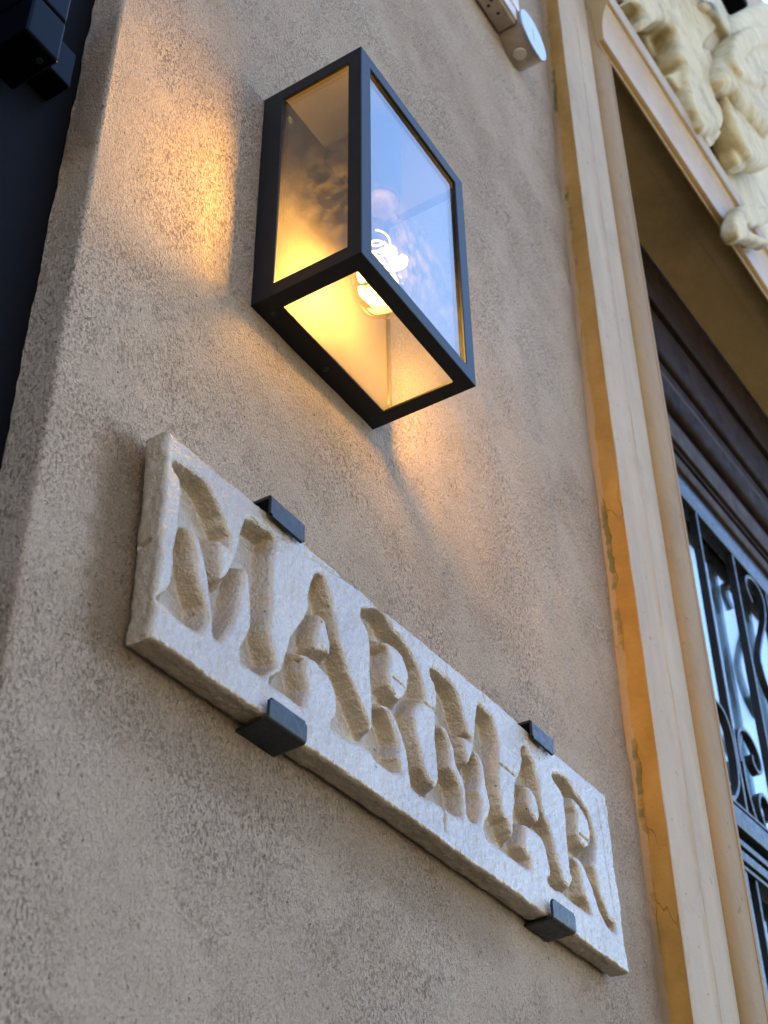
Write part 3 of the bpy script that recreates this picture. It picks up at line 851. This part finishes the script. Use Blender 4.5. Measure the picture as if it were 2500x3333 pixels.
# ------------------------------------------------------------------ round junction box, trunking and conduit
jb = empty('junction_box', (0.658, 0, 0.907))
tag(jb, 'round grey plastic junction box with glossy lid high on the wall', 'junction box')
obj('body', add_lathe(bmesh.new(), [(0.0445, 0.0), (0.0455, 0.004), (0.0462, 0.042)], (0, 0, 0), 'Y', 56), M_PVCDIRT, jb, angle=40)
obj('lid', add_lathe(bmesh.new(), [(0.0468, 0.0422), (0.0474, 0.0430), (0.0474, 0.0462), (0.0466, 0.0472), (0.0, 0.0473)], (0, 0, 0), 'Y', 56), M_LID, jb, angle=40)
bm = bmesh.new()
add_box(bm, -0.001, 0.001, -0.0478, -0.0472, -0.016, 0.016)
obj('lid_mark', bm, M_PVC, jb)
obj('knockout', add_lathe(bmesh.new(), [(0.011, -0.0466), (0.012, -0.044)], (-0.008, -0.021, 0), 'Z', 24), M_PVC, jb, angle=30)
cd = obj('conduit', box(0.612, 0.641, -0.0345, -0.006, 0.955, 2.6, 0.0022), M_PVC)
tag(cd, 'white square conduit running up the wall from the junction box', 'conduit')
tr = empty('cable_trunking', (0.40, 0, 0.905))
tag(tr, 'beige perforated trunking ending at the junction box', 'trunking')
obj('channel', box(-0.9, 0.213, -0.036, -0.0005, -0.015, 0.022, 0.004, 3), M_PVCDIRT, tr)
obj('cover', box(-0.9, 0.209, -0.0400, -0.0355, -0.012, 0.020, 0.001), M_PVC, tr)
for k, (hx, hy_) in enumerate(((0.178, -0.020), (0.150, -0.022), (0.157, -0.013), (0.120, -0.022), (0.098, -0.014), (0.07, -0.022))):
    obj('hole', add_lathe(bmesh.new(), [(0.0030, -0.0156), (0.0030, -0.013)], (hx, hy_, 0), 'Z', 14), M_DARKHOLE, tr)

# ------------------------------------------------------------------ portal: painted stone surround of the entrance (built in its own frame, turned 2.8 degrees)
PRZ = R_(-2.84)
PO = (0.785, 0, 0)
portal = empty('door_surround', PO, PRZ)
tag(portal, 'cream and ochre moulded stone surround of the entrance door on the right', 'door surround')
UW, UE = 0.197, 2.60                                   # clear opening
ZT = 1.274


def lean(z):
    return 0.014 * (z + 0.7) + 0.012 * np.maximum(0, z + 0.2) ** 2


def extrude_v(name, prof, z0, z1, mat, parent, nzs=120, wob=0.0, seed=5, angle=30, mirror=False):
    """profile (u, out) carried up from z0 to z1"""
    zz = np.linspace(z0, z1, nzs)
    n = len(prof)
    vs = np.zeros((nzs, n, 3))
    for j, (uu, oo) in enumerate(prof):
        w_ = wob * fbm(zz * 14, zz * 0 + j * 0.37, seed, 4)
        if mirror: vs[:, j, 0] = (UW + UE) - uu
        else: vs[:, j, 0] = uu + lean(zz) + w_
        vs[:, j, 1] = -oo + w_ * 0.5
        vs[:, j, 2] = zz
    ii = np.arange(nzs * n).reshape(nzs, n)
    fs = np.stack([ii[:-1, :-1], ii[:-1, 1:], ii[1:, 1:], ii[1:, :-1]], -1).reshape(-1, 4)
    if mirror: fs = fs[:, ::-1]
    return mesh_obj(name, vs.reshape(-1, 3), fs, mat, parent, angle=angle)


def dens(pts, k):
    out = []
    for a, b in zip(pts[:-1], pts[1:]):
        for i in range(k): out.append((a[0] + (b[0] - a[0]) * i / k, a[1] + (b[1] - a[1]) * i / k))
    return out + [pts[-1]]


ZUP = 2.9
o_edge = dens([(0.0005, -0.03), (0.0005, 0.0), (0.0005, 0.0355)], 5)
jamb_p = [(0.0, 0.0355), (0.0006, 0.0362)] + dens([(0.0012, 0.0366), (0.0705, 0.0390)], 5) + [(0.0712, 0.0396), (0.0722, 0.0397), (0.0730, 0.0390)] + dens([(0.0738, 0.0378), (0.1280, 0.0388)], 4) + [(0.1284, 0.0380)]
tan_p = [(0.1284, 0.0340), (0.1286, 0.0372), (0.1290, 0.0392), (0.1305, 0.0412), (0.1335, 0.0433), (0.1380, 0.0453), (0.1440, 0.0470), (0.1520, 0.0483), (0.1620, 0.0492), (0.1740, 0.0497), (0.1880, 0.0499)]
rim_p = [(0.1880, 0.0499), (0.1886, 0.0508), (0.1962, 0.0508), (0.1970, 0.0500), (0.1970, -0.150)]
for mir in (False, True):
    e = extrude_v('jamb_edge', o_edge, -2.8, ZUP, M_OCHRE, portal, 420, 0.0010, 11, 50, mir)
    e['label'] = 'worn ochre painted edge with green chips' if not mir else 'ochre painted edge'
    extrude_v('jamb', jamb_p, -2.8, ZUP, M_JAMB, portal, 420, 0.0009, 11, 35, mir)['label'] = 'flat cream white jamb'
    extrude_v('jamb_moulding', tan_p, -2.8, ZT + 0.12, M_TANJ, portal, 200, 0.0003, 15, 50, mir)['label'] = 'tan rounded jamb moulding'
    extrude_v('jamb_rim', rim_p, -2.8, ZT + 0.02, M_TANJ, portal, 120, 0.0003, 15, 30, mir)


def extrude_h(name, prof, u0, u1, mat, parent, nu=60, angle=30, wob=0.0004, cap=True, seed=19):
    """profile (out, z) carried along the opening from u0 to u1"""
    uu = np.linspace(u0, u1, nu)
    n = len(prof)
    vs = np.zeros((nu, n, 3))
    for j, (oo, z) in enumerate(prof):
        w_ = wob * fbm(uu * 9, uu * 0 + j * 0.3, seed, 3)
        vs[:, j, 0] = uu; vs[:, j, 1] = -oo + w_; vs[:, j, 2] = z + w_
    ii = np.arange(nu * n).reshape(nu, n)
    fs = np.stack([ii[:-1, :-1], ii[1:, :-1], ii[1:, 1:], ii[:-1, 1:]], -1).reshape(-1, 4).tolist()
    if cap:
        fs.append(ii[0, ::1].tolist()); fs.append(ii[-1, ::-1].tolist())
    o = mesh_obj(name, vs.reshape(-1, 3), fs, mat, parent, angle=angle)
    bm = bmesh.new(); bm.from_mesh(o.data)
    bmesh.ops.recalc_face_normals(bm, faces=bm.faces)
    bm.to_mesh(o.data); bm.free()
    return o


UL = UW + float(lean(ZT))
soff = [(-0.131, 1.46), (-0.131, 1.3000), (-0.0190, 1.3000), (-0.0160, 1.2996), (-0.0050, 1.2993)]
extrude_h('soffit', soff + [(-0.005, 1.455)], UL - 0.004, UE + 0.1, M_TAN, portal)
ovolo = [(-0.0125, 1.46), (-0.0125, 1.2978), (0.0020, 1.2975), (0.0130, 1.2955), (0.0240, 1.2918), (0.0340, 1.2866), (0.0420, 1.2806), (0.0455, 1.2760), (0.0460, 1.2738), (0.0500, 1.2732),
         (0.0506, 1.2742), (0.0506, 1.2795), (0.0512, 1.2806), (0.0550, 1.2812), (0.0590, 1.2824), (0.0620, 1.2842), (0.0628, 1.2870), (0.0631, 1.3023), (0.0640, 1.3173), (0.0654, 1.3315), (0.0673, 1.3446), (0.0697, 1.3563), (0.0726, 1.3663), (0.0757, 1.3743), (0.0760, 1.3773), (0.0792, 1.3832), (0.0828, 1.3868), (0.0865, 1.3880),
         (0.0872, 1.3900), (0.0872, 1.4480), (0.0862, 1.4490), (0.03, 1.4510), (0.03, 1.46)]
extrude_h('lintel', ovolo, UL - 0.052, UE + 0.14, M_TAN, portal, 90, 28)
fz = [(0.0295, 1.4515), (0.0295, 3.38), (-0.02, 3.38), (-0.02, 1.4515)]
extrude_h('frieze', fz, UL - 0.050, 3.3, M_ORN, portal, 40, 30, 0.001)
extrude_h('lintel_fillet', [(0.0874, 1.3904), (0.0886, 1.3906), (0.0886, 1.4474), (0.0874, 1.4476)], UL - 0.052, UE + 0.14, M_JAMB, portal, 60, 30)

# plaster ornament over the lintel: leaf, curls, volute and shell
orn = empty('plaster_ornament', (0, 0, 0))
RELIEF = {
    'leaf': (0.11, [(0.379, 1.627), (0.369, 1.546), (0.345, 1.471), (0.447, 1.627), (0.521, 1.717), (0.575, 1.76), (0.601, 1.754), (0.593, 1.7), (0.587, 1.64), (0.606, 1.63), (0.591, 1.558), (0.591, 1.516), (0.593, 1.456), (0.615, 1.444), (0.629, 1.419), (0.749, 1.545), (0.825, 1.656), (0.847, 1.74), (0.808, 1.718), (0.807, 1.767), (0.878, 1.905), (0.897, 1.971), (0.866, 2.001), (0.803, 1.925), (0.835, 2.0), (0.957, 2.191), (1.033, 2.32), (1.038, 2.38), (0.971, 2.338), (0.939, 2.308), (1.007, 2.438)]),
    'recess': (0.045, [(0.531, 1.747), (0.644, 1.919), (0.726, 2.018), (0.785, 2.066), (0.813, 2.059), (0.8, 1.994), (0.798, 1.933), (0.817, 1.93), (0.779, 1.875), (0.759, 1.826), (0.656, 1.697), (0.614, 1.678), (0.579, 1.697), (0.547, 1.726)]),
    'edge_block': (0.075, [(0.354, 1.625), (0.494, 1.807), (0.484, 1.722), (0.45, 1.629), (0.404, 1.631), (0.388, 1.663)]),
    'curl': (0.13, [(0.86, 2.193), (0.943, 2.304), (1.033, 2.394), (1.089, 2.418), (1.133, 2.41), (1.178, 2.431), (1.112, 2.326), (1.063, 2.291), (1.035, 2.293), (0.998, 2.3), (0.939, 2.262), (0.879, 2.202)]),
    'cup': (0.1, [(0.855, 1.996), (0.883, 2.075), (0.96, 2.199), (1.079, 2.353), (1.172, 2.459), (1.228, 2.493), (1.202, 2.428), (1.121, 2.282), (1.013, 2.119), (0.962, 2.07), (0.939, 2.08), (0.894, 2.046)]),
    'volute': (0.15, [(1.13, 2.427), (1.295, 2.677), (1.561, 3.048), (1.852, 3.428), (1.612, 2.812), (1.241, 2.058), (1.095, 1.929), (1.008, 1.884), (0.913, 1.824), (0.87, 1.82), (0.801, 1.762), (0.807, 1.804), (0.876, 1.941), (0.981, 2.127), (1.074, 2.287)]),
    'eye': (0.168, [(0.977, 2.147), (1.137, 2.38), (1.367, 2.677), (1.599, 2.946), (1.528, 2.792), (1.309, 2.519), (1.129, 2.276), (1.006, 2.082), (1.047, 2.084), (1.194, 2.233), (1.354, 2.419), (1.305, 2.312), (1.103, 2.081), (0.939, 1.922), (0.865, 1.887), (0.886, 1.976)]),
    'shell': (0.12, [(0.864, 1.831), (0.924, 1.892), (1.016, 1.975), (1.11, 2.039), (1.219, 2.102), (1.324, 2.147), (1.257, 1.949), (1.066, 1.752), (0.971, 1.694), (0.914, 1.707), (0.891, 1.754), (0.877, 1.796)]),
    'stem': (0.09, [(0.935, 1.882), (1.002, 1.961), (1.027, 1.927), (1.051, 1.878), (1.102, 1.853), (1.117, 1.809), (0.975, 1.664), (0.941, 1.695), (0.931, 1.749), (0.927, 1.807)]),
    'chip': (0.088, [(0.528, 1.519), (0.613, 1.633), (0.63, 1.642), (0.594, 1.588), (0.62, 1.586), (0.642, 1.581), (0.628, 1.553), (0.589, 1.532), (0.553, 1.528)]),
    'chip2': (0.088, [(0.714, 1.524), (0.862, 1.676), (0.82, 1.606), (0.738, 1.488), (0.704, 1.47)]),
    'boss': (0.118, [(0.779, 1.287), (0.846, 1.354), (0.998, 1.494), (1.049, 1.537), (1.023, 1.481), (0.937, 1.381), (0.834, 1.281), (0.793, 1.251), (0.765, 1.208), (0.796, 1.215), (0.88, 1.275), (0.961, 1.344), (0.951, 1.323), (0.857, 1.246), (0.773, 1.182), (0.695, 1.105), (0.673, 1.106), (0.677, 1.136), (0.739, 1.234)]),
}


def relief_solid(poly, top, rim, back):
    """closed outline in the facade plane -> a solid of that outline with a rolled rim, standing out to `top`"""
    cu = bpy.data.curves.new('relief_outline', 'CURVE')
    cu.dimensions = '2D'
    cu.fill_mode = 'BOTH'
    n = len(poly)
    pts = []
    for a in range(n):
        p0, p1, p2, p3 = [np.array(poly[(a + k) % n]) for k in (-1, 0, 1, 2)]
        for t in (0, 0.34, 0.67):
            pts.append(0.5 * (2 * p1 + (p2 - p0) * t + (2 * p0 - 5 * p1 + 4 * p2 - p3) * t * t + (3 * p1 - p0 - 3 * p2 + p3) * t ** 3))
    sp = cu.splines.new('POLY')
    sp.points.add(len(pts) - 1)
    for q, p in zip(sp.points, pts): q.co = (p[0], p[1], 0, 1)
    sp.use_cyclic_u = True
    half = (top - back) / 2
    cu.bevel_depth = rim
    cu.bevel_resolution = 5
    cu.offset = -rim * 0.6
    cu.extrude = max(0.001, half - rim)
    tmp = bpy.data.objects.new('relief_outline', cu)
    C.objects.link(tmp)
    dg = bpy.context.evaluated_depsgraph_get()
    me = bpy.data.meshes.new_from_object(tmp.evaluated_get(dg))
    bpy.data.objects.remove(tmp)
    bpy.data.curves.remove(cu)
    mid = (top + back) / 2
    vs = [(v.co.x, -(mid + v.co.z), v.co.y) for v in me.vertices]
    fs = [tuple(p.vertices) for p in me.polygons]
    bpy.data.meshes.remove(me)
    return vs, fs


GROUPS = {'leaf': [('leaf', 0.016), ('recess', 0.010), ('edge_block', 0.012), ('chip', 0.006), ('chip2', 0.006)], 'curl': [('curl', 0.011), ('cup', 0.010)],
          'volute': [('volute', 0.035), ('eye', 0.012)], 'shell': [('shell', 0.024), ('stem', 0.014)], 'boss': [('boss', 0.012)]}
orn.location = PO
orn.rotation_euler = (0, 0, PRZ)
tag(orn, 'carved cream plaster ornament of leaf, curl and shell above the door lintel', 'ornament')
tex = bpy.data.textures.new('ornament_wear', 'CLOUDS')
tex.noise_scale = 0.07
tex2 = bpy.data.textures.new('ornament_chisel', 'CLOUDS')
tex2.noise_scale = 0.016
for part, items in GROUPS.items():
    bm = bmesh.new()
    for key, rim in items:
        top, poly = RELIEF[key]
        vs, fs = relief_solid(poly, top, rim, {'boss': 0.075, 'leaf': 0.035, 'volute': 0.03, 'eye': 0.10, 'shell': 0.05, 'stem': 0.04, 'curl': 0.085, 'cup': 0.05}.get(key, 0.02))
        vv = [bm.verts.new(v) for v in vs]
        for f in fs:
            try: bm.faces.new([vv[k] for k in f])
            except ValueError: pass
    bmesh.ops.remove_doubles(bm, verts=bm.verts, dist=0.0004)
    bmesh.ops.recalc_face_normals(bm, faces=bm.faces)
    o = obj(part, bm, M_ORN, orn, smooth=True)
    rm = o.modifiers.new('merge', 'REMESH'); rm.mode = 'VOXEL'; rm.voxel_size = 0.0045; rm.use_smooth_shade = True
    smm = o.modifiers.new('soften', 'SMOOTH'); smm.factor = 0.5; smm.iterations = 2
    dm = o.modifiers.new('wear', 'DISPLACE'); dm.texture = tex; dm.strength = 0.010; dm.mid_level = 0.5
    dm = o.modifiers.new('chisel', 'DISPLACE'); dm.texture = tex2; dm.strength = 0.003; dm.mid_level = 0.5

# black fitting above the ornament
bl = obj('metal_bracket', box(-0.16, 0.16, -0.03, 0.03, -0.05, 0.05, 0.012, 3), M_HINGE)
bl.location = (1.60, -0.235, 2.30)
tag(bl, 'black metal fitting peeping out behind the top of the plaster ornament', 'bracket')

# ------------------------------------------------------------------ entrance: wooden header and wrought iron door, deep in the opening
door = empty('entrance_door', PO, PRZ)
tag(door, 'wrought iron and glass entrance door under a dark wooden header', 'door')
DU0, DU1 = 0.10, UE + 0.1
boards = [  # out, z0, z1, material, round
    (-0.134, 1.134, 1.299, M_WOOD, 0.004), (-0.146, 1.076, 1.131, M_WOOD, 0.010), (-0.134, 0.958, 1.073, M_WOOD, 0.012), (-0.146, 0.909, 0.954, M_WOOD, 0.006),
    (-0.138, 0.880, 0.905, M_WOODGREY, 0.006), (-0.128, 0.800, 0.874, M_WOOD, 0.018), (-0.145, 0.768, 0.794, M_WOOD, 0.004), (-0.136, 0.702, 0.762, M_WOODGREY, 0.003),
    (-0.143, 0.688, 0.699, M_WOOD, 0.004), (-0.147, 0.652, 0.685, M_WOODGREY, 0.006)]
for (oo, z0, z1, m_, rr) in boards:
    obj('board', box(DU0, DU1, -oo, 0.215, z0, z1, rr, 4), m_, door, angle=40)
obj('backing_board', box(DU0, DU1, 0.155, 0.214, 0.645, 1.299), M_WOOD, door)


def bar(name, pts, depth, th, parent, mat=M_IRON, y0=0.135):
    """flat iron bar on edge, following a path in the door plane"""
    bm = bmesh.new()
    P = [Vector((p[0], 0, p[1])) for p in pts]
    n = len(P)
    rows = []
    for i, p in enumerate(P):
        t = (P[min(i + 1, n - 1)] - P[max(i - 1, 0)]).normalized()
        q = Vector((t.z, 0, -t.x)) * th / 2
        rows.append([bm.verts.new((p.x + s * q.x, y, p.z + s * q.z)) for s, y in ((1, y0), (-1, y0), (-1, y0 + depth), (1, y0 + depth))])
    for a, b in zip(rows[:-1], rows[1:]):
        for k in range(4):
            bm.faces.new((a[k], a[(k + 1) % 4], b[(k + 1) % 4], b[k]))
    bm.faces.new(rows[0][::-1]); bm.faces.new(rows[-1])
    bmesh.ops.recalc_face_normals(bm, faces=bm.faces)
    o = obj(name, bm, mat, parent, angle=40)
    b2 = o.modifiers.new('edge', 'BEVEL'); b2.width = 0.0012; b2.segments = 2; b2.limit_method = 'ANGLE'; b2.angle_limit = R_(50)
    return o


def spline(pts, k=6):
    out = []
    P = [pts[0]] + list(pts) + [pts[-1]]
    for i in range(1, len(P) - 2):
        p0, p1, p2, p3 = [np.array(P[i + d]) for d in (-1, 0, 1, 2)]
        for j in range(k):
            t = j / k
            out.append(tuple(0.5 * (2 * p1 + (p2 - p0) * t + (2 * p0 - 5 * p1 + 4 * p2 - p3) * t * t + (3 * p1 - p0 - 3 * p2 + p3) * t ** 3)))
    out.append(tuple(pts[-1]))
    return out


obj('top_rail', box(DU0, DU1, 0.156, 0.186, 0.588, 0.650, 0.004), M_IRON, door, angle=40)
ux = 0.876
nb_ = 0
while ux < UE:
    bar('bar', [(ux, 0.59), (ux - 0.012, 0.22), (ux - 0.020, -0.11)], 0.017, 0.009, door, y0=0.158)
    bar('bar', [(ux - 0.04, -0.235), (ux - 0.045, -0.7), (ux - 0.05, -1.2), (ux - 0.06, -2.7)], 0.017, 0.009, door, y0=0.158)
    ux += 0.187
bar('bar', [(0.785, -0.235), (0.787, -0.7), (0.78, -1.2), (0.77, -2.7)], 0.020, 0.016, door, y0=0.157)
for zc, hh, dp in ((-0.114, 0.006, 0.152), (-0.147, 0.040, 0.148), (-0.190, 0.012, 0.154), (-0.220, 0.018, 0.150), (-0.237, 0.008, 0.154)):
    obj('middle_rail', box(DU0, DU1, dp, 0.187, zc - hh / 2, zc + hh / 2, 0.002), M_IRON, door, angle=40)
scA = [(0.700, 0.040), (0.737, 0.068), (0.764, 0.071), (0.789, 0.06), (0.804, 0.033), (0.808, -0.005), (0.805, -0.048), (0.794, -0.086), (0.766, -0.119), (0.735, -0.126), (0.70, -0.11)]
scB = [(0.832, -0.02), (0.835, 0.02), (0.850, 0.050), (0.875, 0.067), (0.905, 0.066), (0.930, 0.050), (0.942, 0.024), (0.935, 0.0), (0.915, -0.008), (0.899, 0.006), (0.902, 0.022)]
scC = [(0.859, 0.046), (0.842, 0.017), (0.841, -0.017), (0.840, -0.068), (0.846, -0.098), (0.856, -0.127), (0.873, -0.138)]
scD = [(0.905, -0.135), (0.890, -0.10), (0.895, -0.07), (0.92, -0.055), (0.945, -0.07), (0.945, -0.095), (0.925, -0.10)]
scT = [(1.090, 0.470), (1.072, 0.495), (1.075, 0.525), (1.105, 0.546), (1.145, 0.546), (1.170, 0.525), (1.167, 0.486), (1.144, 0.437), (1.100, 0.375), (1.068, 0.322), (1.066, 0.289), (1.08, 0.25), (1.12, 0.22), (1.15, 0.23), (1.15, 0.26), (1.13, 0.27)]
for du in (0.0,):
    for sc in (scA, scB, scC, scD):
        if du and sc is scA: continue
        bar('scroll', spline([(a + du + 0.042, b + 0.025) for a, b in sc], 6), 0.016, 0.008, door, y0=0.158)
for du in (0.0,):
    bar('scroll', spline([(a + du + 0.049, b + 0.034) for a, b in scT], 6), 0.016, 0.008, door, y0=0.158)
M_DGLASS = glass_mat('double_glazing', tint=(0.86, 0.90, 0.90), dust=0.02, rough=0.015, ior=2.9)
obj('glass_pane', box(DU0 + 0.01, DU1 - 0.01, 0.1885, 0.1915, -2.75, 0.62), M_DGLASS, door)
obj('glass_pane', box(DU0 + 0.01, DU1 - 0.01, 0.1990, 0.2020, -2.75, 0.62), M_DGLASS, door)
M_BLIND = simple_mat('grey_blue_blind', (0.36, 0.42, 0.45), 0.8)
obj('blind', box(DU0 + 0.012, DU1 - 0.012, 0.2155, 0.2175, -2.75, 0.62), M_BLIND, door)
